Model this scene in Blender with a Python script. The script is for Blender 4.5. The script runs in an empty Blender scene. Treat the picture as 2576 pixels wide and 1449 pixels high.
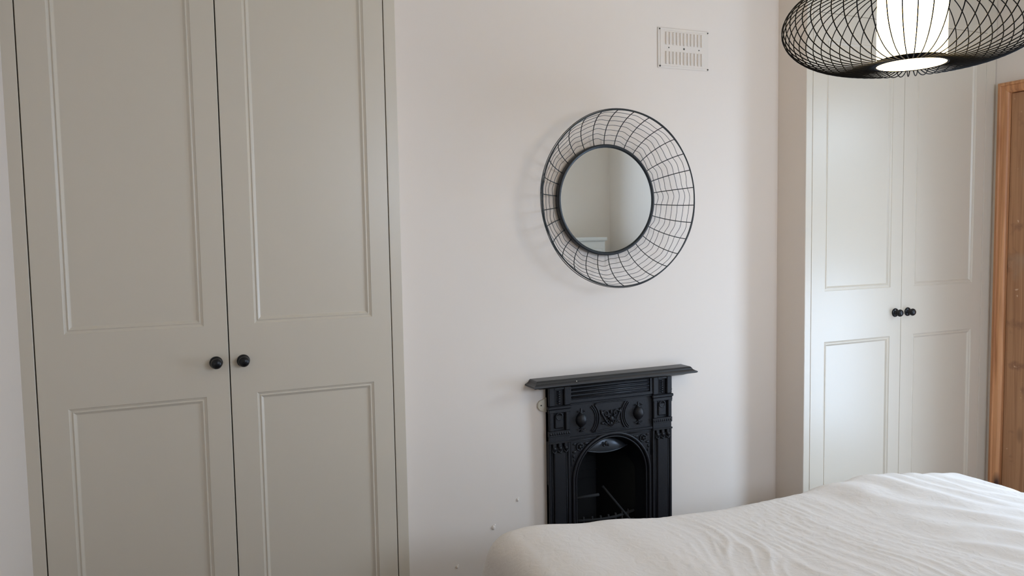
import bpy, math, random
from math import sin, cos, pi, radians as R, sqrt
from mathutils import Vector, Matrix, noise

random.seed(4)
scn = bpy.context.scene
COL = scn.collection

# ------------------------------------------------------------------ camera
EYE = 1.5
th, pt, rl = R(23.127), R(3.979), R(-0.997)
f_ = Vector((sin(th)*cos(pt), cos(th)*cos(pt), -sin(pt)))
r0 = Vector((cos(th), -sin(th), 0))
u0 = r0.cross(f_)
rt_ = cos(rl)*r0 + sin(rl)*u0
up_ = -sin(rl)*r0 + cos(rl)*u0
cd = bpy.data.cameras.new('camera')
cam = bpy.data.objects.new('camera', cd); COL.objects.link(cam)
cd.sensor_width = 36.0; cd.lens = 1935.0/2576.0*36.0
cd.clip_start = 0.02; cd.clip_end = 60
m = Matrix(((rt_.x, up_.x, -f_.x, 0), (rt_.y, up_.y, -f_.y, 0), (rt_.z, up_.z, -f_.z, EYE), (0, 0, 0, 1)))
cam.matrix_world = m
scn.camera = cam

# ------------------------------------------------------------------ light
scn.view_settings.view_transform = 'Standard'
scn.view_settings.look = 'None'
scn.view_settings.gamma = 1.0
scn.view_settings.use_curve_mapping = False
scn.view_settings.exposure = 0.0
w = bpy.data.worlds.new('sky'); scn.world = w; w.use_nodes = True
bg = w.node_tree.nodes['Background']
bg.inputs['Color'].default_value = (0.62, 0.78, 1.0, 1); bg.inputs['Strength'].default_value = 0.3

def area(name, loc, rot, sx, sy, power, col):
    l = bpy.data.lights.new(name, 'AREA'); l.shape = 'RECTANGLE'; l.size = sx; l.size_y = sy
    l.energy = power; l.color = col
    o = bpy.data.objects.new(name, l); COL.objects.link(o); o.location = loc; o.rotation_euler = rot
    return o
WY0, WY1, WZ0, WZ1 = 0.85, 1.64, 0.20, 2.25       # window opening in the right wall
XR, XL, YB, YF, ZC = 3.44, -0.42, 2.56, -0.79, 2.72
SKY = Vector((XR+1.55, 0.15, 3.05)); AIM = Vector((2.5, 1.9, 1.2))
# open sky seen through the tall window in the right wall, then an area light added low outside it
area('daylight_sky', SKY, (AIM-SKY).to_track_quat('-Z', 'Y').to_euler(), 2.0, 1.9, 262, (0.63, 0.81, 1.0))
area('daylight_low', (XR+0.30, 1.245, 0.70), (0, R(90), 0), 1.0, 0.79, 42, (0.56, 0.74, 1.0))
# unseen window added behind the camera, to fill the right-hand corner
area('fill_rear', (2.10, YF-0.30, 1.90), (R(90), 0, 0), 1.30, 0.80, 47, (0.64, 0.78, 1.0))
LAMP = Vector((1.522, 1.26, EYE+0.364))
WARM = (1.0, 0.80, 0.58)

# ------------------------------------------------------------------ materials
def mat(name, col, rough=0.6, metal=0.0, bump=None, spec=0.5, noise_col=None):
    mt = bpy.data.materials.new(name); mt.use_nodes = True
    nt = mt.node_tree; b = nt.nodes['Principled BSDF']
    b.inputs['Base Color'].default_value = (*col, 1)
    b.inputs['Roughness'].default_value = rough
    b.inputs['Metallic'].default_value = metal
    b.inputs['Specular IOR Level'].default_value = spec
    tc = nt.nodes.new('ShaderNodeTexCoord')
    if bump:
        n = nt.nodes.new('ShaderNodeTexNoise'); n.inputs['Scale'].default_value = bump[0]
        n.inputs['Detail'].default_value = 6
        bp = nt.nodes.new('ShaderNodeBump'); bp.inputs['Strength'].default_value = bump[1]
        bp.inputs['Distance'].default_value = bump[2]
        nt.links.new(tc.outputs['Object'], n.inputs['Vector'])
        nt.links.new(n.outputs['Fac'], bp.inputs['Height'])
        nt.links.new(bp.outputs['Normal'], b.inputs['Normal'])
    if noise_col:
        n2 = nt.nodes.new('ShaderNodeTexNoise'); n2.inputs['Scale'].default_value = noise_col[0]
        n2.inputs['Detail'].default_value = 4
        mx = nt.nodes.new('ShaderNodeMix'); mx.data_type = 'RGBA'
        mx.inputs[6].default_value = (*col, 1); mx.inputs[7].default_value = (*noise_col[1], 1)
        nt.links.new(tc.outputs['Object'], n2.inputs['Vector'])
        nt.links.new(n2.outputs['Fac'], mx.inputs[0]); nt.links.new(mx.outputs[2], b.inputs['Base Color'])
    return mt

M_wall = mat('plaster_paint', (0.845, 0.752, 0.67), 0.85, bump=(9, 0.25, 0.004), spec=0.2, noise_col=(3.0, (0.825, 0.737, 0.655)))
M_ceil = mat('ceiling_paint', (0.82, 0.78, 0.66), 0.9, bump=(20, 0.1, 0.002), spec=0.2)
M_ward = mat('satin_paint', (0.70, 0.618, 0.505), 0.33, bump=(240, 0.05, 0.0004), spec=0.5, noise_col=(2.0, (0.685, 0.603, 0.49)))
M_dark = mat('shade_black', (0.02, 0.018, 0.015), 0.9)  # near-black painted in as shade: door gaps and lug hole
M_knob = mat('black_ceramic', (0.005, 0.005, 0.0065), 0.32, spec=0.4)
M_iron = mat('cast_iron', (0.0085, 0.0088, 0.0115), 0.46, bump=(160, 0.45, 0.0008), spec=0.36, noise_col=(14, (0.006, 0.0065, 0.009)))
M_shelf = mat('cast_iron_shelf', (0.011, 0.0108, 0.012), 0.33, bump=(200, 0.1, 0.0003), spec=0.5)
M_steel = mat('polished_hood', (0.07, 0.078, 0.088), 0.36, metal=0.7, bump=(60, 0.2, 0.0006))
M_black = mat('matt_black', (0.008, 0.008, 0.008), 0.85, bump=(40, 0.5, 0.002))  # one even near-black for the firebox and grate
M_wire = mat('black_wire', (0.0028, 0.0024, 0.0026), 0.6, spec=0.12)
M_mwire = mat('dark_green_black_wire', (0.010, 0.014, 0.015), 0.35, spec=0.5)
M_mrim = mat('black_rim', (0.006, 0.008, 0.011), 0.4)
M_glassm = mat('silvered_glass', (0.85, 0.915, 0.935), 0.015, metal=1.0)
M_vent = mat('cream_metal', (0.80, 0.715, 0.63), 0.5, bump=(60, 0.1, 0.0005))
M_screw = mat('dark_screw', (0.09, 0.085, 0.07), 0.5, metal=0.5)
M_cream = mat('cream_paint', (0.62, 0.56, 0.45), 0.5)
M_white = mat('white_gloss', (0.76, 0.755, 0.73), 0.35)
M_head = mat('grey_linen', (0.35, 0.34, 0.33), 0.9, bump=(300, 0.3, 0.001))
M_matt = mat('mattress_ticking', (0.75, 0.73, 0.70), 0.9, bump=(120, 0.2, 0.001))

def cotton():
    mt = mat('washed_cotton', (0.82, 0.755, 0.70), 0.92, spec=0.15)
    nt = mt.node_tree; b = nt.nodes['Principled BSDF']
    b.inputs['Sheen Weight'].default_value = 0.15
    tc = nt.nodes.new('ShaderNodeTexCoord')
    n1 = nt.nodes.new('ShaderNodeTexNoise'); n1.inputs['Scale'].default_value = 34; n1.inputs['Detail'].default_value = 8; n1.inputs['Distortion'].default_value = 0.8
    n2 = nt.nodes.new('ShaderNodeTexNoise'); n2.inputs['Scale'].default_value = 420; n2.inputs['Detail'].default_value = 3
    ad = nt.nodes.new('ShaderNodeMath'); ad.operation = 'MULTIPLY_ADD'; ad.inputs[1].default_value = 0.12
    bp = nt.nodes.new('ShaderNodeBump'); bp.inputs['Strength'].default_value = 0.42; bp.inputs['Distance'].default_value = 0.006
    nt.links.new(tc.outputs['Object'], n1.inputs['Vector']); nt.links.new(tc.outputs['Object'], n2.inputs['Vector'])
    nt.links.new(n2.outputs['Fac'], ad.inputs[0]); nt.links.new(n1.outputs['Fac'], ad.inputs[2])
    nt.links.new(ad.outputs[0], bp.inputs['Height']); nt.links.new(bp.outputs['Normal'], b.inputs['Normal'])
    return mt
M_cotton = cotton()

def pine(name, stains, axis='Z', c1=(0.70, 0.34, 0.155), c2=(0.46, 0.19, 0.075)):
    mt = bpy.data.materials.new(name); mt.use_nodes = True
    nt = mt.node_tree; b = nt.nodes['Principled BSDF']; b.inputs['Roughness'].default_value = 0.5
    tc = nt.nodes.new('ShaderNodeTexCoord'); mp = nt.nodes.new('ShaderNodeMapping')
    mp.inputs['Scale'].default_value = (60, 60, 1.8) if axis == 'Z' else (30, 1.6, 30)
    n = nt.nodes.new('ShaderNodeTexNoise'); n.inputs['Scale'].default_value = 1.0; n.inputs['Detail'].default_value = 5; n.inputs['Distortion'].default_value = 0.6
    cr = nt.nodes.new('ShaderNodeValToRGB')
    cr.color_ramp.elements[0].position = 0.35; cr.color_ramp.elements[0].color = (*c2, 1)
    cr.color_ramp.elements[1].position = 0.6; cr.color_ramp.elements[1].color = (*c1, 1)
    nt.links.new(tc.outputs['Object'], mp.inputs['Vector']); nt.links.new(mp.outputs['Vector'], n.inputs['Vector'])
    nt.links.new(n.outputs['Fac'], cr.inputs['Fac'])
    last = cr.outputs['Color']
    # knots
    kn = nt.nodes.new('ShaderNodeTexVoronoi'); kn.inputs['Scale'].default_value = 1.0
    mp2 = nt.nodes.new('ShaderNodeMapping'); mp2.inputs['Scale'].default_value = (7, 7, 2.6)
    nt.links.new(tc.outputs['Object'], mp2.inputs['Vector']); nt.links.new(mp2.outputs['Vector'], kn.inputs['Vector'])
    kr = nt.nodes.new('ShaderNodeValToRGB'); kr.color_ramp.elements[0].position = 0.04; kr.color_ramp.elements[0].color = (1, 1, 1, 1)
    kr.color_ramp.elements[1].position = 0.16; kr.color_ramp.elements[1].color = (0, 0, 0, 1)
    nt.links.new(kn.outputs['Distance'], kr.inputs['Fac'])
    mx = nt.nodes.new('ShaderNodeMix'); mx.data_type = 'RGBA'; mx.inputs[7].default_value = (0.07, 0.025, 0.015, 1)
    nt.links.new(kr.outputs['Color'], mx.inputs[0]); nt.links.new(last, mx.inputs[6]); last = mx.outputs[2]
    if stains:
        for sc, lo, hi, c in ((11, 0.58, 0.74, (0.16, 0.065, 0.04)), (34, 0.68, 0.72, (0.75, 0.52, 0.36)), (4.5, 0.60, 0.8, (0.40, 0.30, 0.22))):
            ns = nt.nodes.new('ShaderNodeTexNoise'); ns.inputs['Scale'].default_value = sc; ns.inputs['Detail'].default_value = 5
            rr = nt.nodes.new('ShaderNodeMapRange'); rr.inputs[1].default_value = lo; rr.inputs[2].default_value = hi; rr.inputs[4].default_value = 0.75
            mm = nt.nodes.new('ShaderNodeMix'); mm.data_type = 'RGBA'; mm.inputs[7].default_value = (*c, 1)
            nt.links.new(tc.outputs['Object'], ns.inputs['Vector']); nt.links.new(ns.outputs['Fac'], rr.inputs[0])
            nt.links.new(rr.outputs[0], mm.inputs[0]); nt.links.new(last, mm.inputs[6]); last = mm.outputs[2]
    nt.links.new(last, b.inputs['Base Color'])
    bp = nt.nodes.new('ShaderNodeBump'); bp.inputs['Strength'].default_value = 0.3; bp.inputs['Distance'].default_value = 0.001
    nt.links.new(n.outputs['Fac'], bp.inputs['Height']); nt.links.new(bp.outputs['Normal'], b.inputs['Normal'])
    return mt
M_pine = pine('waxed_pine', False)
M_pine_old = pine('worn_pine', True, c1=(0.48, 0.25, 0.125), c2=(0.36, 0.17, 0.08))

def floor_mat():
    mt = bpy.data.materials.new('floor_boards'); mt.use_nodes = True
    nt = mt.node_tree; b = nt.nodes['Principled BSDF']; b.inputs['Roughness'].default_value = 0.5
    tc = nt.nodes.new('ShaderNodeTexCoord'); br = nt.nodes.new('ShaderNodeTexBrick')
    br.inputs['Scale'].default_value = 1.0; br.inputs['Brick Width'].default_value = 1.8; br.inputs['Row Height'].default_value = 0.14
    br.inputs['Mortar Size'].default_value = 0.003
    br.inputs['Color1'].default_value = (0.16, 0.10, 0.06, 1); br.inputs['Color2'].default_value = (0.13, 0.08, 0.045, 1); br.inputs['Mortar'].default_value = (0.05, 0.03, 0.02, 1)
    nt.links.new(tc.outputs['Object'], br.inputs['Vector']); nt.links.new(br.outputs['Color'], b.inputs['Base Color'])
    return mt
M_floor = floor_mat()

def emis(name, col, s):
    mt = bpy.data.materials.new(name); mt.use_nodes = True
    b = mt.node_tree.nodes['Principled BSDF']
    b.inputs['Base Color'].default_value = (0.9, 0.88, 0.84, 1)
    b.inputs['Emission Color'].default_value = (*col, 1); b.inputs['Emission Strength'].default_value = s
    return mt
M_shade = emis('lit_fabric', (1.0, 0.70, 0.30), 15.5)

def pane_mat():
    mt = bpy.data.materials.new('window_glass'); mt.use_nodes = True
    nt = mt.node_tree; nt.nodes.clear()
    o = nt.nodes.new('ShaderNodeOutputMaterial'); t = nt.nodes.new('ShaderNodeBsdfTransparent'); g = nt.nodes.new('ShaderNodeBsdfGlossy')
    g.inputs['Roughness'].default_value = 0.0; mx = nt.nodes.new('ShaderNodeMixShader'); mx.inputs[0].default_value = 0.06
    nt.links.new(t.outputs[0], mx.inputs[1]); nt.links.new(g.outputs[0], mx.inputs[2]); nt.links.new(mx.outputs[0], o.inputs[0])
    return mt
M_pane = pane_mat()

# ------------------------------------------------------------------ mesh helpers
class MB:
    def __init__(s): s.v = []; s.f = []; s.sm = []
    def add(s, vs, fs, smooth=False):
        n = len(s.v); s.v += [tuple(v) for v in vs]
        for f in fs: s.f.append(tuple(i+n for i in f)); s.sm.append(smooth)
        return s
    def box(s, x0, x1, y0, y1, z0, z1, bev=0.0):
        if x0 > x1: x0, x1 = x1, x0
        if y0 > y1: y0, y1 = y1, y0
        if z0 > z1: z0, z1 = z1, z0
        if bev <= 0:
            vs = [(x, y, z) for z in (z0, z1) for y in (y0, y1) for x in (x0, x1)]
            return s.add(vs, [(0, 2, 3, 1), (4, 5, 7, 6), (0, 1, 5, 4), (2, 6, 7, 3), (0, 4, 6, 2), (1, 3, 7, 5)])
        b = min(bev, (x1-x0)/2.01, (y1-y0)/2.01, (z1-z0)/2.01)
        # chamfered box: 24 verts
        cs = [(sx, sy, sz) for sz in (0, 1) for sy in (0, 1) for sx in (0, 1)]
        X, Y, Z = (x0, x1), (y0, y1), (z0, z1)
        vs = []; idx = {}
        for c in cs:
            px, py, pz = X[c[0]], Y[c[1]], Z[c[2]]
            ix = b if c[0] == 0 else -b; iy = b if c[1] == 0 else -b; iz = b if c[2] == 0 else -b
            idx[c] = len(vs)
            vs += [(px, py+iy, pz+iz), (px+ix, py, pz+iz), (px+ix, py+iy, pz)]   # on x-, y-, z-face
        fs = []
        def q(a, bb, cc, d): fs.append((a, bb, cc, d))
        for k in (0, 1):
            o = [(k, 0, 0), (k, 1, 0), (k, 1, 1), (k, 0, 1)]; q(*[idx[c]+0 for c in (o if k == 1 else o[::-1])])
            o = [(0, k, 0), (1, k, 0), (1, k, 1), (0, k, 1)]; q(*[idx[c]+1 for c in (o if k == 0 else o[::-1])])
            o = [(0, 0, k), (1, 0, k), (1, 1, k), (0, 1, k)]; q(*[idx[c]+2 for c in (o if k == 1 else o[::-1])])
        for a in (0, 1):
            for c in (0, 1):
                p, r_ = idx[(a, c, 0)], idx[(a, c, 1)]; q(p+0, r_+0, r_+1, p+1)
                p, r_ = idx[(a, 0, c)], idx[(a, 1, c)]; q(p+0, r_+0, r_+2, p+2)
                p, r_ = idx[(0, a, c)], idx[(1, a, c)]; q(p+1, r_+1, r_+2, p+2)
        for c in cs: fs.append((idx[c], idx[c]+1, idx[c]+2))
        return s.add(vs, fs)
    def tube(s, pts, r, n=8, closed=False, cap=True, rf=None):
        pts = [Vector(p) for p in pts]; N = len(pts); vs = []
        prev = None
        for i, p in enumerate(pts):
            if closed: t = pts[(i+1) % N]-pts[i-1]
            else: t = pts[min(i+1, N-1)]-pts[max(i-1, 0)]
            t.normalize()
            if prev is None:
                a = Vector((0, 0, 1)) if abs(t.z) < 0.9 else Vector((1, 0, 0))
                e = t.cross(a).normalized()
            else:
                e = (prev - t*prev.dot(t)).normalized()
            prev = e; g = t.cross(e)
            rr = r if rf is None else rf(i/(N-1))
            for k in range(n):
                an = 2*pi*k/n; vs.append(p+e*(rr*cos(an))+g*(rr*sin(an)))
        fs = []
        for i in range(N if closed else N-1):
            j = (i+1) % N
            for k in range(n):
                l = (k+1) % n; fs.append((i*n+k, i*n+l, j*n+l, j*n+k))
        s.add(vs, fs, True)
        if cap and not closed:
            s.add(vs[:n], [tuple(range(n))[::-1]]); s.add(vs[-n:], [tuple(range(n))])
        return s
    def lathe(s, prof, c=(0, 0, 0), axis='Z', n=32, smooth=True, a0=0, a1=2*pi):
        full = abs(a1-a0-2*pi) < 1e-6; vs = []; fs = []
        cnt = n if full else n+1
        for k in range(cnt):
            a = a0+(a1-a0)*k/n
            for (r, h) in prof:
                if axis == 'Z': vs.append((c[0]+r*cos(a), c[1]+r*sin(a), c[2]+h))
                elif axis == 'Y': vs.append((c[0]+r*cos(a), c[1]+h, c[2]+r*sin(a)))
                else: vs.append((c[0]+h, c[1]+r*cos(a), c[2]+r*sin(a)))
        P = len(prof)
        for k in range(n):
            l = (k+1) % cnt
            for i in range(P-1): fs.append((k*P+i, l*P+i, l*P+i+1, k*P+i+1))
        return s.add(vs, fs, smooth)
    def torus(s, c, R0, r, axis='Z', n=48, k=8):
        pr = [(R0+r*cos(2*pi*i/k), r*sin(2*pi*i/k)) for i in range(k+1)]
        return s.lathe(pr, c, axis, n)
    def sphere(s, c, r, sc=(1, 1, 1), n=14, k=9):
        vs = []; fs = []
        for i in range(k+1):
            p = pi*i/k
            for j in range(n):
                a = 2*pi*j/n; vs.append((c[0]+sc[0]*r*sin(p)*cos(a), c[1]+sc[1]*r*sin(p)*sin(a), c[2]+sc[2]*r*cos(p)))
        for i in range(k):
            for j in range(n):
                l = (j+1) % n; fs.append((i*n+j, (i+1)*n+j, (i+1)*n+l, i*n+l))
        return s.add(vs, fs, True)
    def prism(s, poly, y0, y1, plane='XZ'):
        """polygon (list of 2-D points, CCW) extruded between y0 and y1"""
        n = len(poly)
        if plane == 'XZ': vs = [(p[0], y0, p[1]) for p in poly]+[(p[0], y1, p[1]) for p in poly]
        elif plane == 'YZ': vs = [(y0, p[0], p[1]) for p in poly]+[(y1, p[0], p[1]) for p in poly]
        else: vs = [(p[0], p[1], y0) for p in poly]+[(p[0], p[1], y1) for p in poly]
        fs = [tuple(range(n)), tuple(range(n, 2*n))[::-1]]+[(i, i+n, (i+1) % n+n, (i+1) % n) for i in range(n)]
        return s.add(vs, fs)
    def build(s, name, m_, parent=None, fix=True):
        me = bpy.data.meshes.new(name); me.from_pydata(s.v, [], s.f); me.update()
        me.polygons.foreach_set('use_smooth', s.sm)
        if fix:
            import bmesh
            bm = bmesh.new(); bm.from_mesh(me); bmesh.ops.remove_doubles(bm, verts=bm.verts, dist=1e-6)
            bmesh.ops.recalc_face_normals(bm, faces=bm.faces); bm.to_mesh(me); bm.free()
        me.materials.append(m_)
        o = bpy.data.objects.new(name, me); COL.objects.link(o)
        if parent: o.parent = parent
        return o

def struct(o, label=None):
    o['kind'] = 'structure'
    if label: o['label'] = label
    return o
def thing(name, label, cat, loc=(0, 0, 0), group=None):
    o = bpy.data.objects.new(name, None); COL.objects.link(o); o.location = loc; o.empty_display_size = 0.05
    o['label'] = label; o['category'] = cat
    if group: o['group'] = group
    return o

# ------------------------------------------------------------------ shell
FX, FY = 1.489, YB                      # fireplace axis, wall plane
HW, HH = 0.205, 0.80                    # firebox hole in the wall
b = MB()
b.box(XL-0.15, FX-HW, YB, YB+0.36, 0, ZC)
b.box(FX+HW, XR+0.15, YB, YB+0.36, 0, ZC)
b.box(FX-HW, FX+HW, YB, YB+0.36, HH, ZC)
wall_back = struct(b.build('wall_back', M_wall))
struct(MB().box(XL-0.15, XL, YF-0.15, YB, 0, ZC).build('wall_left', M_wall))
CX0, CX1, CZ0, CZ1 = 1.45, 2.75, 1.50, 2.30       # opening for the added window behind the camera
b = MB()
b.box(XL, CX0, YF-0.15, YF, 0, ZC); b.box(CX1, XR, YF-0.15, YF, 0, ZC)
b.box(CX0, CX1, YF-0.15, YF, 0, CZ0); b.box(CX0, CX1, YF-0.15, YF, CZ1, ZC)
struct(b.build('wall_front', M_wall, fix=False))
b = MB()
DY0, DY1, DZ = 1.745, 2.333, 2.098      # door opening in the right wall
b.box(XR, XR+0.30, YF-0.15, WY0, 0, ZC)
b.box(XR, XR+0.30, WY0, WY1, 0, WZ0)
b.box(XR, XR+0.30, WY0, WY1, WZ1, ZC)
b.box(XR, XR+0.30, WY1, DY0, 0, ZC)
b.box(XR, XR+0.30, DY0, DY1, DZ, ZC)
b.box(XR+0.10, XR+0.30, DY0, DY1, 0, DZ)
b.box(XR, XR+0.30, DY1, YB, 0, ZC)
struct(b.build('wall_right', M_wall, fix=False))
struct(MB().box(XL-0.15, XR+0.3, YF-0.15, YB+0.36, -0.1, 0).build('floor', M_floor))
struct(MB().box(XL-0.15, XR+0.3, YF-0.15, YB+0.36, ZC, ZC+0.12).build('ceiling', M_ceil))

def skirting(name, a, b_, axis, side):
    pr = [(0, 0), (0.018, 0), (0.018, 0.11), (0.012, 0.125), (0.008, 0.14), (0, 0.145)]
    m_ = MB()
    if axis == 'X':
        m_.prism([(side[0]+side[1]*p[0], p[1]) for p in pr], a, b_, 'YZ')
    else:
        m_.prism([(side[0]+side[1]*p[0], p[1]) for p in pr], a, b_, 'XZ')
    return struct(m_.build(name, M_white))
skirting('baseboard_back', 0.66, FX-0.30, 'X', (YB, -1))
skirting('baseboard_back.001', FX+0.30, 2.315, 'X', (YB, -1))
skirting('baseboard_left', YF, 2.43, 'Y', (XL, 1))
skirting('baseboard_front', XL+0.02, XR-0.02, 'X', (YF, 1))
skirting('baseboard_right', YF+0.02, DY0-0.08, 'Y', (XR, -1))

# small lumps of filler on the chimney breast
for x, z, s_ in ((1.101, EYE-0.980, 0.006), (1.003, EYE-1.068, 0.008), (0.86, EYE-1.19, 0.006)):
    m_ = MB().sphere((x, YB, z), s_, (0.9, 0.75, 1.15), 10, 7).sphere((x+s_*0.6, YB, z+s_*0.9), s_*0.6, (1, 0.8, 1), 8, 6)
    o = m_.build('filler_lump', M_wall, wall_back)

# window_1 in the right wall (lights the room)
wn = bpy.data.objects.new('window_1', None); COL.objects.link(wn); wn.location = (XR, (WY0+WY1)/2, WZ0); wn['kind'] = 'structure'
def wchild(mb, name, m_):
    o = mb.build(name, m_, wn); o.matrix_parent_inverse = Matrix.Translation(-Vector(wn.location)); return o
b = MB(); fx0, fx1 = XR+0.15, XR+0.20
for (y0, y1, z0, z1) in ((WY0, WY0+0.05, WZ0, WZ1), (WY1-0.05, WY1, WZ0, WZ1), (WY0+0.05, WY1-0.05, WZ0, WZ0+0.06), (WY0+0.05, WY1-0.05, WZ1-0.05, WZ1), (WY0+0.05, WY1-0.05, 1.50, 1.54)):
    b.box(fx0, fx1, y0, y1, z0, z1, 0.003)
wchild(b, 'window_frame', M_white)
wchild(MB().box(fx0+0.02, fx0+0.024, WY0+0.05, WY1-0.05, WZ0+0.06, 1.50), 'pane', M_pane)
wchild(MB().box(fx0+0.02, fx0+0.024, WY0+0.05, WY1-0.05, 1.54, WZ1-0.05), 'pane', M_pane)
wchild(MB().box(XR-0.04, XR+0.15, WY0-0.02, WY1+0.02, WZ0-0.03, WZ0, 0.004), 'window_sill', M_white)

wn2 = bpy.data.objects.new('fill_window_2', None); COL.objects.link(wn2); wn2.location = ((CX0+CX1)/2, YF, CZ0); wn2['kind'] = 'structure'  # unseen window, added and placed to light the right-hand wardrobe
def w2child(mb, name, m_):
    o = mb.build(name, m_, wn2); o.matrix_parent_inverse = Matrix.Translation(-Vector(wn2.location)); return o
b = MB()
for (x0, x1, z0, z1) in ((CX0, CX0+0.04, CZ0, CZ1), (CX1-0.04, CX1, CZ0, CZ1), (CX0+0.04, CX1-0.04, CZ0, CZ0+0.04), (CX0+0.04, CX1-0.04, CZ1-0.04, CZ1)):
    b.box(x0, x1, YF-0.11, YF-0.06, z0, z1, 0.003)
w2child(b, 'window_frame', M_white)
w2child(MB().box(CX0+0.04, CX1-0.04, YF-0.088, YF-0.084, CZ0+0.04, CZ1-0.04), 'pane', M_pane)

# door_1: old pine door with its casing, right wall
dn = bpy.data.objects.new('door_1', None); COL.objects.link(dn); dn.location = (XR, (DY0+DY1)/2, 0); dn['kind'] = 'structure'
dn['label'] = 'old stripped pine door in its pine casing at the right edge'
def dchild(mb, name, m_):
    o = mb.build(name, m_, dn); o.matrix_parent_inverse = Matrix.Translation(-Vector(dn.location)); return o
CW = 0.046
def casing_prof(d):        # (distance from the outer edge, height off the wall)
    return [(0, 0), (0, 0.022), (0.010, 0.026), (0.013, 0.026), (0.016, 0.020), (0.034, 0.018), (0.041, 0.014), (CW, 0.008), (CW, 0)]
pr = casing_prof(0)
def casing(path, name):     # path: outer corner points (y,z) with inward normals
    vs = []; n = len(pr); fs = []
    for (y, z, ny, nz) in path:
        for (d, h) in pr: vs.append((XR-h, y+ny*d, z+nz*d))
    for i in range(len(path)-1):
        for k in range(n-1): fs.append((i*n+k, i*n+k+1, (i+1)*n+k+1, (i+1)*n+k))
    fs += [tuple(range(n)), tuple(range((len(path)-1)*n, len(path)*n))[::-1]]
    return dchild(MB().add(vs, fs), name, M_pine)
oy0, oy1, oz = DY0-CW+0.004, DY1+CW-0.004, DZ+CW-0.004
casing([(oy1, 0, -1, 0), (oy1, oz, -1, -1)], 'casing')
casing([(oy0, 0, 1, 0), (oy0, oz, 1, -1)], 'casing')
casing([(oy0, oz, 1, -1), (oy1, oz, -1, -1)], 'casing')
b = MB(); b.box(XR-0.001, XR+0.10, DY1-0.004, DY1+0.001, 0, DZ); b.box(XR-0.001, XR+0.10, DY0-0.001, DY0+0.004, 0, DZ); b.box(XR-0.001, XR+0.10, DY0, DY1, DZ-0.004, DZ+0.001)
dchild(b, 'door_lining', M_pine)
b = MB(); lx0, lx1 = XR+0.003, XR+0.045
y0, y1 = DY0+0.006, DY1-0.006
for (a0, a1, z0, z1) in ((y0, y0+0.10, 0.01, DZ-0.006), (y1-0.10, y1, 0.01, DZ-0.006), (y0+0.10, y1-0.10, 0.01, 0.23), (y0+0.10, y1-0.10, 0.86, 1.02), (y0+0.10, y1-0.10, DZ-0.12, DZ-0.004)):
    b.box(lx0, lx1, a0, a1, z0, z1, 0.002)
for z0, z1 in ((0.23, 0.86), (1.02, DZ-0.12)): b.box(lx0+0.014, lx1-0.01, y0+0.10, y1-0.10, z0, z1)
dchild(b, 'door_leaf', M_pine_old)
dchild(MB().lathe([(0.0, -0.055), (0.018, -0.053), (0.026, -0.04), (0.022, -0.026), (0.010, -0.02), (0.010, -0.006), (0.026, -0.004), (0.026, 0.0)], (lx0, y0+0.05, 1.0), 'X', 20), 'door_knob', M_knob)

# ------------------------------------------------------------------ wardrobes
def panel_door(wd, h, panels):
    """door leaf in local space: front face at y=0 facing -y, x 0..wd, z 0..h"""
    b = MB(); T = 0.022; e = 0.0012
    prof = [(0, 0), (0.0016, 0.0022), (0.0072, 0.0056), (0.0088, 0.0050), (0.0100, 0.0032), (0.0120, 0.0032), (0.0136, 0.0050), (0.0185, 0.0095), (0.0200, 0.0100)]
    prof = [(d, y*0.72) for d, y in prof]
    xs0, xs1 = panels[0][0], panels[0][1]
    zs = [0]+[z for p in panels for z in (p[2], p[3])]+[h]
    def quad(x0, x1, z0, z1, y=0.0): b.add([(x0, y, z0), (x1, y, z0), (x1, y, z1), (x0, y, z1)], [(0, 1, 2, 3)])
    cuts = sorted(zs)
    for i in range(len(cuts)-1):
        z0, z1 = cuts[i], cuts[i+1]
        za = z0+e if i == 0 else z0; zb = z1-e if i == len(cuts)-2 else z1
        quad(e, xs0, za, zb); quad(xs1, wd-e, za, zb)
        if i % 2 == 0: quad(xs0, xs1, za, zb)
    for (x0, x1, z0, z1) in panels:
        vs = []
        for (d, y) in prof: vs += [(x0+d, y, z0+d), (x1-d, y, z0+d), (x1-d, y, z1-d), (x0+d, y, z1-d)]
        fs = []
        for k in range(len(prof)-1):
            for j in range(4):
                l = (j+1) % 4; fs.append((k*4+j, k*4+l, (k+1)*4+l, (k+1)*4+j))
        n = (len(prof)-1)*4; fs.append((n, n+1, n+2, n+3))
        b.add(vs, fs)
    # edges
    vs = [(e, 0, e), (wd-e, 0, e), (wd-e, 0, h-e), (e, 0, h-e), (0, e, 0), (wd, e, 0), (wd, e, h), (0, e, h), (0, T, 0), (wd, T, 0), (wd, T, h), (0, T, h)]
    fs = []
    for k in (0, 4):
        for j in range(4):
            l = (j+1) % 4; fs.append((k+j, k+4+j, k+4+l, k+l))
    fs.append((11, 10, 9, 8))
    b.add(vs, fs)
    return b

def knob_mesh():
    pr = [(0.0, -0.0375), (0.006, -0.0370), (0.0110, -0.0350), (0.0146, -0.0310), (0.0160, -0.0262), (0.0148, -0.0215), (0.0110, -0.0180), (0.0075, -0.0160),
          (0.0068, -0.0120), (0.0078, -0.0085), (0.0120, -0.0070), (0.0165, -0.0056), (0.0186, -0.0036), (0.0190, -0.0012), (0.0186, 0.0)]
    return MB().lathe(pr, (0, 0, 0), 'Y', 32)

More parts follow.
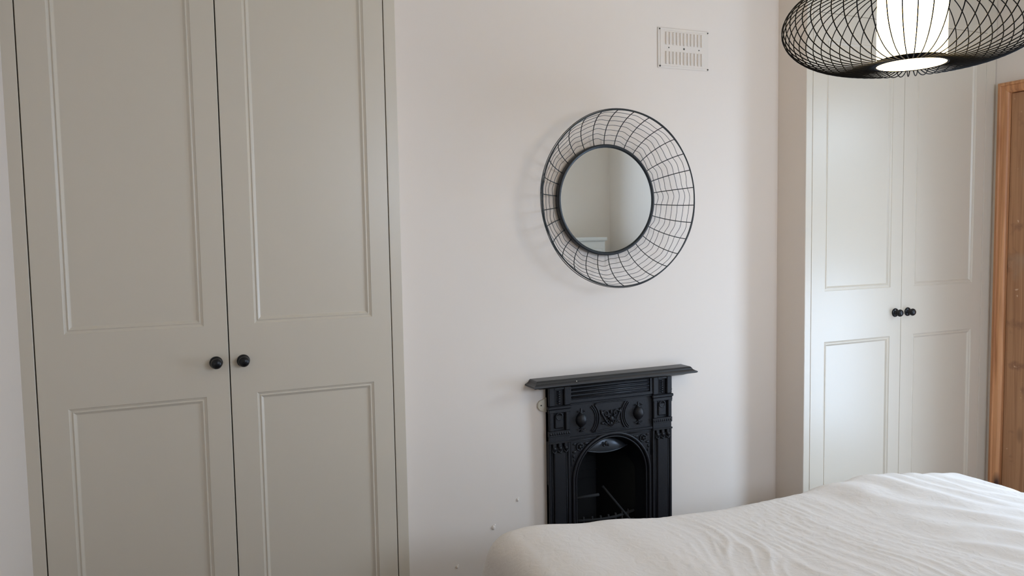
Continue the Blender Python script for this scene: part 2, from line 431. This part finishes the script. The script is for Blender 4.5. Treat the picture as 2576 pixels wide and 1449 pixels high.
def wardrobe(x0, x1, yf, stl, str_, label, depth_back, mid=None, g=0.003):
    w_ = thing('fitted_wardrobe', label, 'wardrobe', (x0, yf, 0))
    T = 0.022; top = 2.366; pl = 0.10
    W = x1-x0
    b = MB()
    b.box(0, stl, 0, T, 0, ZC, 0.001)                      # left stile
    b.box(W-str_, W, 0, T, 0, ZC, 0.001)                   # right stile
    b.box(stl, W-str_, 0, T, top+g, ZC, 0.0008)            # fascia above the doors
    b.box(stl, W-str_, 0.004, T, 0, pl)                    # plinth
    b.build('face_frame', M_ward, w_)
    b = MB()
    d = depth_back-yf+0.002
    b.box(-0.0006 if stl < 0.033 else 0.001, 0.019, 0.0008 if stl < 0.033 else T, d, 0, ZC-0.001)
    b.box(W-0.019, W-0.001, T, d, 0, ZC-0.001)
    b.build('side_panel', M_wall, w_)
    b = MB(); b.box(0.019, W-0.019, T+0.022, T+0.03, 0.0, ZC-0.01)  # black sheet behind the doors, gives the gaps painted-in shade
    b.build('gap_shade', M_dark, w_)
    iw = W-stl-str_; mid = iw/2 if mid is None else mid-stl
    for k, (a, c) in enumerate(((stl+g, stl+mid-g/2), (stl+mid+g/2, stl+iw-g))):
        wd = c-a; h = top-pl-g
        so, si = 0.072, 0.066
        if k == 0: px0, px1 = so, wd-si
        else: px0, px1 = si+0.008, wd-so+0.010
        z = pl+g
        pan = [(px0, px1, 0.12, EYE-0.467-z), (px0, px1, EYE-0.256-z, h-0.10)]
        dd = panel_door(wd, h, pan).build('door', M_ward, w_, fix=False); dd.location = (a, 0, z)
        kx = wd-0.036 if k == 0 else 0.038
        kk = knob_mesh().build('knob', M_knob, dd); kk.location = (kx, 0, EYE-0.3665-z)
        kk['label'] = 'small round black door knob'
    return w_
wardrobe(XL-0.001, 0.654, 2.443, 0.034, 0.037, 'wide fitted wardrobe on the left, greyish white panelled double doors, left of the chimney breast', YB, mid=0.116-XL+0.001)
wardrobe(2.320, XR-0.002, 2.400, 0.032, 0.062, 'fitted white wardrobe on the right beside the pine door, far corner behind the bed', YB, mid=2.865-2.320, g=0.0013)

# ------------------------------------------------------------------ vent
v = thing('air_vent', 'small cream louvred metal air vent high on the wall', 'vent', (1.842, YB, EYE+0.712))
VW, VH = 0.120, 0.077
b = MB(); b.box(-VW, VW, -0.004, 0, -VH, VH, 0.0015)
b.box(-VW+0.010, VW-0.010, -0.0055, -0.004, -VH+0.009, VH-0.009, 0.0007)
b.build('plate', M_vent, v)
b = MB()
for row in (-1, 1):
    zc = row*0.037
    for i in range(11):
        x = -0.082+i*0.0166
        vs = [(x-0.0045, -0.0055, zc-0.025), (x+0.0045, -0.0055, zc-0.025), (x+0.0045, -0.0055, zc+0.025), (x-0.0045, -0.0055, zc+0.025),
              (x-0.0036, -0.0105, zc-0.022), (x-0.0036, -0.0105, zc+0.022)]
        b.add(vs, [(0, 1, 4), (1, 2, 5, 4), (2, 3, 5), (0, 4, 5, 3)])
b.build('louvre', M_vent, v)
b = MB()
for x, z, r_ in ((-VW+0.008, VH-0.006, 0.0032), (VW-0.006, VH-0.006, 0.0028), (-VW+0.009, -VH+0.007, 0.0036), (VW-0.006, -VH+0.006, 0.0034), (-0.071, 0.002, 0.0028), (0.0, 0.001, 0.0045), (0.071, 0.001, 0.0028)):
    o = MB().lathe([(0, -0.0075), (r_*0.7, -0.007), (r_, -0.005), (r_, -0.003)], (x, 0, z), 'Y', 12).build('screw', M_screw, v)

# ------------------------------------------------------------------ mirror
MX, MZ = 1.478, EYE+0.1230
mir = thing('round_mirror', 'round wall mirror with a flared dark wire cage rim above the fireplace', 'mirror', (MX, YB, MZ))
b = MB(); b.lathe([(0.0, -0.026), (0.195, -0.026), (0.200, -0.022)], (0, 0, 0), 'Y', 96, smooth=False)
b.build('glass', M_glassm, mir)
b = MB()
b.lathe([(0.1985, -0.018), (0.1985, -0.030), (0.2000, -0.0320), (0.2055, -0.0320), (0.2080, -0.029), (0.2080, -0.008), (0.19, -0.002), (0.0, -0.002)], (0, 0, 0), 'Y', 96)
b.build('inner_rim', M_mrim, mir)
RO, DP = 0.320, 0.112; TM = R(74)
def cage(t):            # t 0..1 from glass rim to outer ring
    a = TM*t
    return 0.2075+(RO-0.2075)*sin(a)/sin(TM), -0.018-DP*(1-cos(a))/(1-cos(TM))
sp = MB().tube([(cage(i/12)[0], cage(i/12)[1], 0) for i in range(13)], 0.0016, 8).build('spoke', M_mwire, mir)
for i in range(30):
    o = sp if i == 0 else sp.copy()
    if i: COL.objects.link(o); o.parent = mir
    o.rotation_euler = (0, 2*pi*(i+0.35)/30, 0)
for k in range(7):
    t = (k+1)/8.0; pts = []
    N = 240; ph = 1.0+random.uniform(-0.5, 0.5)
    for i in range(N):
        a = 2*pi*i/N
        wv = 0.0030*sin(15*a+ph+0.8*sin(3*a))+0.0022*sin(7*a+ph*2)+0.0012*sin(30*a)
        r_, y_ = cage(t); dr, dy = cage(min(t+0.02, 1)); 
        tx, ty = dr-r_, dy-y_; L = sqrt(tx*tx+ty*ty) or 1
        r2 = r_+wv*tx/L; y2 = y_+wv*ty/L+0.0018
        pts.append((r2*cos(a), y2, r2*sin(a)))
    MB().tube(pts, 0.0009, 6, closed=True).build('wire_ring', M_mwire, mir)
r_, y_ = cage(1.0)
MB().torus((0, y_, 0), r_, 0.0026, 'Y', 128, 8).build('outer_ring', M_mwire, mir)
MB().tube([((r_+0.0045)*cos(a), y_+0.004+0.003*sin(5*a), (r_+0.0045)*sin(a)) for a in [2*pi*i/128 for i in range(128)]], 0.0014, 6, closed=True).build('wire_ring', M_mwire, mir)

# ------------------------------------------------------------------ fireplace
fp = thing('fireplace', 'black cast iron Victorian bedroom fireplace with mantel shelf and arched opening', 'fireplace', (FX, FY, 0))
FF = -0.035                       # front of the casting
# shelf: moulded slab, wider lip at the bottom
b = MB()
zt = EYE-0.533                   # top of the shelf
prof = [(0.000, 0.0), (0.003, -0.002), (0.006, -0.006), (0.008, -0.010), (0.014, -0.014), (0.021, -0.017), (0.0225, -0.021), (0.018, -0.0245), (-0.004, -0.029), (-0.020, -0.036)]
vs = []
for (d, z) in prof:
    xh = 0.334+d; yf = -0.060-d; ox = 0.005
    vs += [(ox-xh, 0, zt+z), (ox-xh, yf, zt+z), (ox+xh, yf, zt+z), (ox+xh, 0, zt+z)]
fs = [(0, 1, 2, 3)]
for k in range(len(prof)-1):
    for j in range(4):
        l = (j+1) % 4; fs.append((k*4+j, k*4+l, (k+1)*4+l, (k+1)*4+j))
n = (len(prof)-1)*4; fs.append((n+3, n+2, n+1, n))
b.add(vs, fs); shelf = b.build('mantel_shelf', M_shelf, fp)
MB().sphere((-0.175, -0.074, zt-0.010), 0.0022, (1, 1, 1), 8, 6).build('paint_drip', M_cream, shelf)

# body plate with arched hole
AR, AC = 0.161, 0.562             # arch radius and centre height
zb = zt-0.032
b = MB()
N = 24
arc = [(AR*cos(pi*i/N), AC+AR*sin(pi*i/N)) for i in range(N+1)]   # right to left over the top
yf, yb = FF+0.010, -0.001
def plate(x0, x1, z0, z1): b.box(x0, x1, yf, yb, z0, z1)
plate(-0.268, -AR, 0, AC); plate(AR, 0.268, 0, AC); plate(-0.268, 0.268, AC+AR+0.004, zb)
for sgn in (1, -1):
    poly = [(sgn*0.268, AC), (sgn*0.268, AC+AR+0.004), (0, AC+AR+0.004)] + [(sgn*AR*sin(pi/2*i/12), AC+AR*cos(pi/2*i/12)) for i in range(13)]
    top = poly[:3]; ar = poly[3:]
    n = len(ar)
    for i in range(n-1):      # fan of quads from the arc out to the straight edge
        def outp(p): 
            # project from the arc to the rectangle
            a = math.atan2(p[1]-AC, abs(p[0])); X, Z = 0.268, AR+0.004
            if a < math.atan2(Z, X): return (sgn*X, AC+X*math.tan(a))
            return (sgn*Z/math.tan(a) if a < pi/2-1e-6 else 0.0, AC+Z)
        p, q_ = ar[i], ar[i+1]; P, Q = outp(p), outp(q_)
        b.add([(p[0], yf, p[1]), (q_[0], yf, q_[1]), (Q[0], yf, Q[1]), (P[0], yf, P[1])], [(0, 1, 2, 3)])
        if abs(P[0]-Q[0]) > 1e-4 and abs(P[1]-Q[1]) > 1e-4:
            b.add([(P[0], yf, P[1]), (Q[0], yf, Q[1]), (sgn*0.268, yf, AC+AR+0.004)], [(0, 1, 2)])
b.box(-0.268, -0.262, yf, yb, 0, zb)
b.build('surround', M_iron, fp)
# arch moulding and reveal
def archpath(r, n=28, z0=0.0, y=0.0):
    return [(-r, y, z0)]+[(-r, y, z0+(AC-z0)*i/8) for i in range(1, 8)]+[(r*cos(pi-pi*i/n), y, AC+r*sin(pi-pi*i/n)) for i in range(n+1)]+[(r, y, AC-(AC-z0)*i/8) for i in range(1, 9)]
b = MB()
b.tube(archpath(0.169, y=FF+0.006), 0.006, 10)
b.tube(archpath(0.156, y=FF+0.010), 0.004, 8)
pA = archpath(0.161, y=FF+0.008); pB = archpath(0.139, y=0.030); pC = archpath(0.136, y=0.075)
for P, Q in ((pA, pB), (pB, pC)):
    n = len(P); b.add(P+Q, [(i, i+1, n+i+1, n+i) for i in range(n-1)], True)
b.build('arch_moulding', M_iron, fp)
# hood: convex plate filling the top of the arch, leaning back
b = MB(); rows = 10; cols = 24; vs = []
for j in range(rows+1):
    t = j/rows
    for i in range(cols+1):
        s_ = -1+2*i/cols
        zlow = AC+0.098-0.020*cos(s_*pi/2)+0.012*s_*s_
        xw = 0.1385*sqrt(max(0.0, 1-((zlow-AC)/0.139)**2)) if t == 0 else None
        zl = AC+0.088+0.022*(s_*s_)
        hw = 0.128
        x = s_*hw*(1-0.02*t)
        ztop = AC+sqrt(max(0.139**2-x*x, 0.0))
        z = zl+(max(ztop, zl)-zl)*t
        y = 0.012+0.030*(1-cos(s_*1.3))+0.030*t*0.5-0.020*sin(t*pi/2+0.3)*cos(s_*pi/2)
        vs.append((x, y, z))
fs = [(j*(cols+1)+i, j*(cols+1)+i+1, (j+1)*(cols+1)+i+1, (j+1)*(cols+1)+i) for j in range(rows) for i in range(cols)]
b.add(vs, fs, True)
b.tube(vs[:cols+1], 0.003, 6)
b.build('hood', M_steel, fp, fix=False)
MB().sphere((0.0-0.018, -0.014, AC+0.128), 0.008, (1, 0.6, 1.2), 10, 7).sphere((-0.008, -0.012, AC+0.120), 0.005).sphere((-0.028, -0.012, AC+0.121), 0.005).build('hood_boss', M_iron, fp)
# firebox
b = MB()
b.add([(-0.139, 0.03, 0), (-0.139, 0.03, 0.75), (-0.10, 0.28, 0.75), (-0.10, 0.28, 0)], [(0, 1, 2, 3)])
b.add([(0.139, 0.03, 0), (0.139, 0.03, 0.75), (0.10, 0.28, 0.75), (0.10, 0.28, 0)], [(0, 1, 2, 3)])
b.add([(-0.10, 0.28, 0), (0.10, 0.28, 0), (0.10, 0.28, 0.75), (-0.10, 0.28, 0.75)], [(0, 1, 2, 3)])
b.add([(-0.14, 0.03, 0.75), (0.14, 0.03, 0.75), (0.10, 0.28, 0.75), (-0.10, 0.28, 0.75)], [(0, 1, 2, 3)])
b.add([(-0.2, 0.02, 0), (0.2, 0.02, 0), (0.2, 0.3, 0), (-0.2, 0.3, 0)], [(0, 1, 2, 3)])
for i in range(8):
    z = 0.46+0.035*i
    b.tube([(-0.136, 0.04, z), (-0.101, 0.27, z)], 0.002, 5); b.tube([(-0.10, 0.277, z), (0.10, 0.277, z)], 0.002, 5)
b.build('firebox', M_black, fp, fix=False)
b = MB()
for i in range(5):
    z = 0.25+0.034*i
    b.tube([(-0.134+0.268*k/12, 0.035-0.030*sin(pi*k/12), z) for k in range(13)], 0.0055, 8)
b.tube([(-0.134, 0.035, 0.475), (-0.02, 0.045, 0.470)], 0.006, 8)
for k in range(1, 8):
    x = -0.134+0.268*k/8; b.tube([(x, 0.035-0.030*sin(pi*k/8), 0.17), (x, 0.035-0.030*sin(pi*k/8), 0.40)], 0.004, 6)
b.tube([(0.0, 0.05, 0.50), (0.10, -0.002, 0.36)], 0.005, 8)
b.box(-0.12, 0.12, 0.03, 0.24, 0.16, 0.175)
b.build('grate', M_black, fp)
# reeded panel under the shelf
ZP0, ZP1 = EYE-0.622, EYE-0.562
fr = MB(); fr.box(-0.186, 0.182, FF+0.003, yf, ZP1-0.002, zb); fr.box(-0.186, 0.182, FF+0.002, yf, ZP0-0.010, ZP0)
fr.box(-0.186, -0.176, FF+0.003, yf, ZP0, ZP1); fr.box(0.172, 0.182, FF+0.003, yf, ZP0, ZP1)
for i in range(4):
    z = ZP0+0.008+i*0.0145
    fr.tube([(-0.172, FF+0.008, z), (0.168, FF+0.008, z)], 0.0042, 8)
fr.build('reeded_panel', M_iron, fp)
# frieze
Z0, Z1 = AC+AR+0.014, ZP0-0.014
zc = EYE-0.704
fz = MB()
fz.box(-0.186, 0.182, FF+0.005, yf, Z1-0.005, Z1, 0.001); fz.box(-0.186, 0.182, FF+0.003, yf, Z0-0.008, Z0, 0.001)
def rib(pts, r_=0.0026): fz.tube([(p[0], FF+0.008, p[1]) for p in pts], r_, 6)
for s_, ux in ((1, -0.132), (-1, 0.120)):
    for rr in (0.062, 0.069, 0.078):
        aa = 48 if rr < 0.07 else 42
        rib([(ux+s_*rr*cos(R(-aa+2*aa*i/16)), zc+rr*sin(R(-aa+2*aa*i/16))) for i in range(17)], 0.0022 if rr < 0.075 else 0.003)
rib([(-0.075+0.138*i/10, Z1-0.012+0.004*cos((i-5)/5*pi/2)) for i in range(11)])
rib([(-0.082+0.152*i/10, Z0+0.007+0.004*cos((i-5)/5*pi/2)) for i in range(11)])
frieze = fz.build('frieze', M_iron, fp)
# urns
for ux in (-0.132, 0.120):
    u = MB()
    u.lathe([(0.0, 0.046), (0.004, 0.043), (0.0025, 0.037), (0.007, 0.034), (0.004, 0.030), (0.013, 0.025), (0.0205, 0.015), (0.0235, 0.002), (0.020, -0.011), (0.011, -0.022), (0.0045, -0.027), (0.008, -0.031), (0.003, -0.035), (0.010, -0.043), (0.0, -0.045)], (ux, FF+0.010, zc), 'Z', 24)
    for k in (-1, 1):
        u.tube([(ux+k*0.004, FF+0.007, zc+0.030), (ux+k*0.012, FF+0.006, zc+0.037), (ux+k*0.017, FF+0.007, zc+0.031)], 0.0018, 6)
        u.tube([(ux+k*0.003, FF+0.007, zc-0.030), (ux+k*0.011, FF+0.006, zc-0.037), (ux+k*0.018, FF+0.007, zc-0.033)], 0.0018, 6)
    u.build('urn_ornament', M_iron, frieze)
# centre scroll ornament
u = MB(); cx = -0.004
def scroll(x, z, s_, fl, turns=1.4, r0=0.018):
    u.tube([(x+fl*(r0*(1-i/22)*cos(turns*2*pi*i/22)), FF+0.006, z+s_*(r0*(1-i/22)*sin(turns*2*pi*i/22))) for i in range(22)], 0.0026, 6)
for fl in (-1, 1):
    scroll(cx+fl*0.022, zc+0.012, 1, fl, 1.2, 0.016)
    scroll(cx+fl*0.016, zc-0.016, -1, fl, 1.1, 0.014)
    u.tube([(cx+fl*0.045, FF+0.007, zc+0.030), (cx+fl*0.034, FF+0.005, zc+0.006), (cx+fl*0.020, FF+0.004, zc-0.018), (cx, FF+0.005, zc-0.036)], 0.0032, 6)
    u.sphere((cx+fl*0.040, FF+0.006, zc+0.018), 0.006, (1, 0.7, 1.4), 10, 6)
    u.sphere((cx+fl*0.013, FF+0.004, zc+0.002), 0.0055)
    u.sphere((cx+fl*0.036, FF+0.007, zc-0.022), 0.005, (1.3, 0.7, 1))
u.sphere((cx, FF+0.004, zc-0.006), 0.010, (1, 0.8, 1.1)); u.sphere((cx, FF+0.005, zc+0.019), 0.005, (0.9, 0.8, 1.7)); u.sphere((cx, FF+0.005, zc-0.026), 0.006, (1, 0.8, 1.3))
u.build('scroll_ornament', M_iron, frieze)
# spandrels with rosettes
for sg in (-1, 1):
    u = MB()
    zz = Z0-0.016
    ar = [(sg*0.174*cos(R(a)), AC+0.174*sin(R(a))) for a in (20, 30, 40, 50, 60, 68)]
    pts = ar+[(sg*0.178, zz)]
    u.tube([(p[0], FF+0.009, p[1]) for p in [(sg*0.066, zz), (sg*0.178, zz), (sg*0.178, AC+0.062)]], 0.0024, 6)
    rx, rz = sg*0.140, AC+0.133
    u.torus((rx, FF+0.008, rz), 0.0135, 0.0028, 'Y', 20, 6); u.sphere((rx, FF+0.006, rz), 0.006)
    for k in range(6):
        a = k*pi/3; u.sphere((rx+0.0095*cos(a), FF+0.008, rz+0.0095*sin(a)), 0.0032, n=8, k=5)
    for (dx, dz, s_) in ((-0.028, 0.010, 0.006), (-0.038, 0.012, 0.004), (0.022, -0.018, 0.006), (0.026, -0.034, 0.005), (0.024, -0.050, 0.004), (0.022, 0.012, 0.005)):
        u.sphere((rx+sg*dx, FF+0.009, rz+dz), s_, (1.5 if abs(dx) > abs(dz) else 0.8, 0.6, 1.4 if abs(dz) > abs(dx) else 0.8), 8, 6)
    u.build('rosette_spandrel', M_iron, fp)
# pilasters
def pilaster(cx):
    p = MB(); h = 0.045
    x0, x1 = cx-h, cx+h
    y1 = yf+0.001
    p.box(x0-0.002, x1+0.002, FF+0.006, -0.001, 0.0, 0.10, 0.002)                   # plinth
    p.box(x0, x0+0.011, FF+0.002, y1, 0.10, 0.722, 0.002); p.box(x1-0.011, x1, FF+0.002, y1, 0.10, 0.722, 0.002)
    p.box(x0+0.020, x1-0.020, FF-0.001, y1, 0.10, 0.688, 0.0035)                    # raised centre strip
    p.tube([(x0+0.0155, FF+0.006, 0.10), (x0+0.0155, FF+0.006, 0.722)], 0.0024, 6)
    p.tube([(x1-0.0155, FF+0.006, 0.10), (x1-0.0155, FF+0.006, 0.722)], 0.0024, 6)
    p.box(x0, x1, FF-0.001, y1, 0.748, 0.768, 0.001)                                 # zigzag band ground
    for k in range(9):
        p.sphere((x0+0.007+k*0.0095, FF-0.001, 0.758), 0.0042, (1, 0.6, 1.3), 8, 5)
    for k in range(3):                                                               # little drops below the band
        xx = cx-0.024+k*0.024
        p.box(xx-0.007, xx+0.007, FF-0.004, y1, 0.706, 0.722, 0.002); p.sphere((xx, FF-0.003, 0.703), 0.0068, (1, 0.7, 1), 10, 6)
        p.tube([(xx-0.009, FF, 0.695), (xx, FF-0.004, 0.685), (xx+0.009, FF, 0.695)], 0.0028, 6)
    p.box(x0-0.001, x1+0.001, FF-0.003, y1, 0.720, 0.727, 0.002); p.box(x0+0.002, x1-0.002, FF+0.002, y1, 0.725, 0.750, 0.001)
    for (a, c) in ((x0+0.002, x0+0.020), (x1-0.020, x1-0.002)): p.box(a, c, FF-0.002, y1, 0.768, 0.842, 0.003)
    p.box(x0, x1, FF-0.003, y1, 0.836, 0.850, 0.002)
    p.box(x0+0.026, x1-0.026, FF+0.002, y1, 0.776, 0.828, 0.004)                     # small arched panel
    p.torus((cx, FF+0.003, 0.822), 0.013, 0.003, 'Y', 18, 6)
    p.box(x0-0.004, x1+0.004, FF-0.006, y1, 0.850, 0.862, 0.003)                     # band
    p.box(x0+0.001, x0+0.025, FF-0.002, y1, 0.862, zb, 0.003); p.box(x1-0.025, x1-0.001, FF-0.002, y1, 0.862, zb, 0.003)
    p.box(x0+0.025, x1-0.025, FF+0.000, y1, zb-0.012, zb, 0.001)
    for k in range(6): p.sphere((cx, FF+0.004, 0.870+k*0.0088), 0.0046, (1.2, 0.8, 0.95), 10, 6)
    return p.build('pilaster', M_iron, fp)
pl_ = pilaster(-0.227); pr_ = pilaster(0.227)
# edge scallops right, fixing lug left
u = MB()
for k in range(3): u.sphere((0.272, FF+0.010, 0.832+k*0.010), 0.0065, (0.9, 1, 1), 10, 6)
u.build('edge_scallop', M_iron, pr_)
u = MB(); u.sphere((0.274, FF+0.010, 0.876), 0.004).tube([(0.266, FF+0.012, 0.876), (0.274, FF+0.010, 0.876)], 0.0018, 6)
u.build('screw', M_iron, pr_)
lx, lz = -0.289, EYE-0.637
poly = [(lx+0.022, lz-0.026), (lx+0.022, lz+0.030), (lx+0.006, lz+0.022), (lx-0.006, lz+0.019), (lx-0.013, lz+0.010), (lx-0.014, lz-0.003), (lx-0.006, lz-0.016), (lx+0.008, lz-0.021)]
lug = MB().prism(poly, -0.009, -0.001, 'XZ').build('fixing_lug', M_cream, fp); lug['label'] = 'cream painted fixing lug'
MB().lathe([(0, -0.0098), (0.0026, -0.0098), (0.0026, -0.006)], (lx-0.001, 0, lz+0.002), 'Y', 12).build('hole_shade', M_dark, lug)  # dark disc on the lug, paints the shade of a hole

# ------------------------------------------------------------------ bed and duvet
bed = thing('double_bed', 'double bed hidden under the pale duvet', 'bed', (1.68, 0.85, 0))
b = MB(); b.box(-0.70, 0.70, -1.0, 0.95, 0.10, 0.30, 0.01); b.build('bed_base', M_head, bed)
b = MB(); b.box(-0.72, 0.72, -1.02, 0.97, 0.30, 0.50, 0.05); b.build('mattress', M_matt, bed)
b = MB(); b.box(-0.76, 0.76, -1.12, -1.03, 0.0, 1.02, 0.02); b.build('headboard', M_head, bed)
for sx in (-0.64, 0.64):
    for sy in (-0.9, 0.85): MB().lathe([(0.0, 0), (0.022, 0), (0.028, 0.10), (0, 0.10)], (sx, sy, 0), 'Z', 16).build('leg', M_pine, bed)

def interp(x, tab):
    if x <= tab[0][0]: return tab[0][1]
    for (a, fa), (c, fc) in zip(tab, tab[1:]):
        if x <= c:
            t = (x-a)/(c-a); t = t*t*(3-2*t); return fa+(fc-fa)*t
    return tab[-1][1]
CREST = [(0.70, 0.655), (0.88, 0.672), (1.09, 0.650), (1.37, 0.621), (1.59, 0.611), (1.77, 0.612), (1.90, 0.617), (2.04, 0.632), (2.21, 0.636), (2.36, 0.618), (2.47, 0.602), (2.62, 0.585)]
BX0, BX1, BY0, BY1 = 0.828, 2.60, -0.12, 1.93          # flat part of the duvet
def duvet():
    nx, ny = 420, 420
    ex = 0.46
    a0, a1, c0, c1 = BX0-ex, BX1+ex, BY0-0.2, BY1+ex
    RA = 0.085; LA = RA*pi/2*0.84
    vs = []
    def fold(d):
        if d <= 0: return 0, 0
        if d < LA:
            a = d/RA; return RA*sin(a), RA*(1-cos(a))
        a = LA/RA; e = d-LA
        return RA*sin(a)+e*cos(a)*0.9, RA*(1-cos(a))+e*sin(a)
    for j in range(ny+1):
        # denser rows near the far edge
        tj = j/ny; bb = c0+(c1-c0)*tj
        for i in range(nx+1):
            aa = a0+(a1-a0)*i/nx
            x = min(max(aa, BX0), BX1); y = min(max(bb, BY0), BY1)
            da, db = aa-x, bb-y; d = sqrt(da*da+db*db)
            h, v_ = fold(d)
            if d > 1e-9: nxx, nyy = da/d, db/d
            else: nxx = nyy = 0
            px, py = x+nxx*h, y+nyy*h
            # top height
            t = min(max((y-0.9)/1.05, 0), 1); t = t*t*(3-2*t)
            top = 0.60*(1-t)+interp(x, CREST)*t
            top += 0.018*exp_(-((x-1.5)**2)/0.25-((y-1.2)**2)/0.18)
            pz = top-v_
            # wrinkles
            q = Vector((px, py, 0))
            w1 = noise.noise(Vector((px*2.1, py*2.1, 3.1)))
            sx = min(max((px-1.4)/0.65, 0), 1); sx = sx*sx*(3-2*sx)
            ang = -0.22+0.80*sx+0.16*w1
            ca, sa = cos(ang), sin(ang)
            uu = (px*ca+py*sa); vv = (-px*sa+py*ca)          # uu across the folds
            n1 = noise.noise(Vector((uu*9.5+1.3*w1, vv*1.7, 0.7)))
            n2 = noise.noise(Vector((uu*21+2.0*w1, vv*3.6, 5.2)))
            n3 = noise.noise(Vector((px*7, py*7, 9.3)))
            amp = 0.55+0.45*min(max((px-1.0)/1.2, 0), 1)
            rid = 1-abs(n1)*2.6; rid = max(rid, 0)**2
            rid2 = 1-abs(n2)*2.8; rid2 = max(rid2, 0)**3
            msk = 0.5+0.8*noise.noise(Vector((px*1.6+4, py*1.6, 2.0)))
            msk = min(max(msk, 0.05), 1)
            edge = 1.0-0.45*min(max((y-1.80)/0.1, 0), 1)
            cor = min(max((px-0.95)/0.45, 0.22), 1)
            spr = max(0.0, noise.noise(Vector((px*2.6+7, py*2.6, 4.0)))+0.22)*1.6
            dz = (0.0062*rid*msk*amp*cor+0.0038*rid2*min(spr, 1)*cor+0.0035*n3*cor)*edge
            # long soft folds fanning from the far right corner
            if px > 1.70:
                k = min((px-1.70)/0.40, 1); k = k*k*(3-2*k)
                s_ = sin((px*0.83+py*0.55)*50+8.0*w1+1.6*n3)
                m2 = min(max(noise.noise(Vector((px*2.6, py*2.2, 8.0)))*1.5+0.6, 0.12), 1.0)
                dz = dz*(1-0.65*k)+0.0068*k*m2*(s_*abs(s_)**0.3)*min(max((py-1.05)/0.3, 0.2), 1)
            if d <= 0: pz += dz
            else:
                sl = min(d/LA, 1)
                fl = 0.010*sin((aa+bb)*17+2*w1)*min(max(d-0.06, 0)/0.15, 1)
                pz += dz*(1-sl); px += nxx*(dz*sl+fl); py += nyy*(dz*sl+fl)
            vs.append((px, py, max(pz, 0.06)))
    fs = [(j*(nx+1)+i, j*(nx+1)+i+1, (j+1)*(nx+1)+i+1, (j+1)*(nx+1)+i) for j in range(ny) for i in range(nx)]
    me = MB(); me.add(vs, fs, True)
    return me.build('duvet', M_cotton, None, fix=False)
from math import exp as exp_
dv = duvet()
dv['label'] = 'crumpled off-white cotton duvet spread over the bed in front'; dv['category'] = 'duvet'
sol = dv.modifiers.new('thick', 'SOLIDIFY'); sol.thickness = 0.02; sol.offset = -1

# ------------------------------------------------------------------ pendant lamp
lamp = thing('pendant_lamp', 'black wire cage pendant lamp with a glowing white drum inside', 'lamp', LAMP)
CR_, r0_, Hh = 0.275, 0.074, 0.095
rc = 0.112
def wirep(t):            # t 0..1 bottom ring to top ring
    a_in = math.acos((rc-r0_)/(CR_-rc)*1.0)       # where the ellipse meets the ring radius
    # angle measured from straight down; negative = inwards
    start = -math.asin((rc-r0_)/(CR_-rc)); end = pi-start
    a = start+(end-start)*t
    return rc+(CR_-rc)*sin(a), Hh-Hh*cos(a)-0.0015
pts = [(wirep(i/36)[0], 0, wirep(i/36)[1]) for i in range(37)]
wm = MB().tube(pts, 0.00120, 8).build('cage_wire', M_wire, lamp)
for i in range(62):
    o = wm if i == 0 else wm.copy()
    if i: COL.objects.link(o); o.parent = lamp
    o.rotation_euler = (0, 0, 2*pi*i/62+0.02)
zt_ = wirep(1)[1]
MB().lathe([(0.0715, 0.0), (0.0755, 0.0), (0.0755, 0.011), (0.0735, 0.0115), (0.0715, 0.011), (0.0715, 0.0)], (0, 0, 0), 'Z', 72).build('bottom_ring', M_wire, lamp)
MB().lathe([(0.0715, 0.0), (0.0755, 0.0), (0.0755, 0.011), (0.0715, 0.011), (0.0715, 0.0)], (0, 0, zt_-0.004), 'Z', 72).build('top_ring', M_wire, lamp)
MB().lathe([(0.0, 0.0012), (0.0705, 0.0012)], (0, 0, 0), 'Z', 64).build('diffuser_disc', M_shade, lamp)
MB().lathe([(0.0712, 0.003), (0.0712, zt_), (0.066, zt_+0.001)], (0, 0, 0), 'Z', 64).build('drum_shade', M_shade, lamp)
b = MB(); b.tube([(-0.07, 0, zt_+0.003), (0.07, 0, zt_+0.003)], 0.002, 6); b.tube([(0, -0.07, zt_+0.003), (0, 0.07, zt_+0.003)], 0.002, 6)
b.lathe([(0.0, 0.05), (0.016, 0.05), (0.02, 0.03), (0.02, 0.0), (0.0, 0.0)], (0, 0, zt_), 'Z', 20); b.build('lamp_holder', M_wire, lamp)
ch = ZC-LAMP.z
MB().tube([(0, 0, zt_+0.05), (0, 0, ch-0.02)], 0.003, 8).build('cord', M_wire, lamp)
MB().lathe([(0.0, -0.035), (0.02, -0.034), (0.05, -0.012), (0.052, 0.0), (0.0, 0.0)], (0, 0, ch), 'Z', 32).build('ceiling_rose', M_wire, lamp)

# ------------------------------------------------------------------ white chest behind the camera (seen in the mirror)
ct = thing('tall_chest', 'tall white panelled chest behind the viewer, seen only in the mirror', 'chest', (2.90, YF, 0))
b = MB(); b.box(-0.32, 0.32, 0.005, 0.30, 0.0, 1.435, 0.004); b.build('carcass', M_white, ct)
b = MB(); b.box(-0.335, 0.335, 0.002, 0.315, 1.435, 1.465, 0.006); b.build('top_board', M_white, ct)
for k in range(5):
    b = MB(); z0 = 0.06+k*0.265; b.box(-0.285, 0.285, 0.301, 0.316, z0, z0+0.25, 0.004); dr = b.build('drawer', M_white, ct)
    MB().sphere((0, 0.322, z0+0.125), 0.014).build('knob', M_knob, dr)
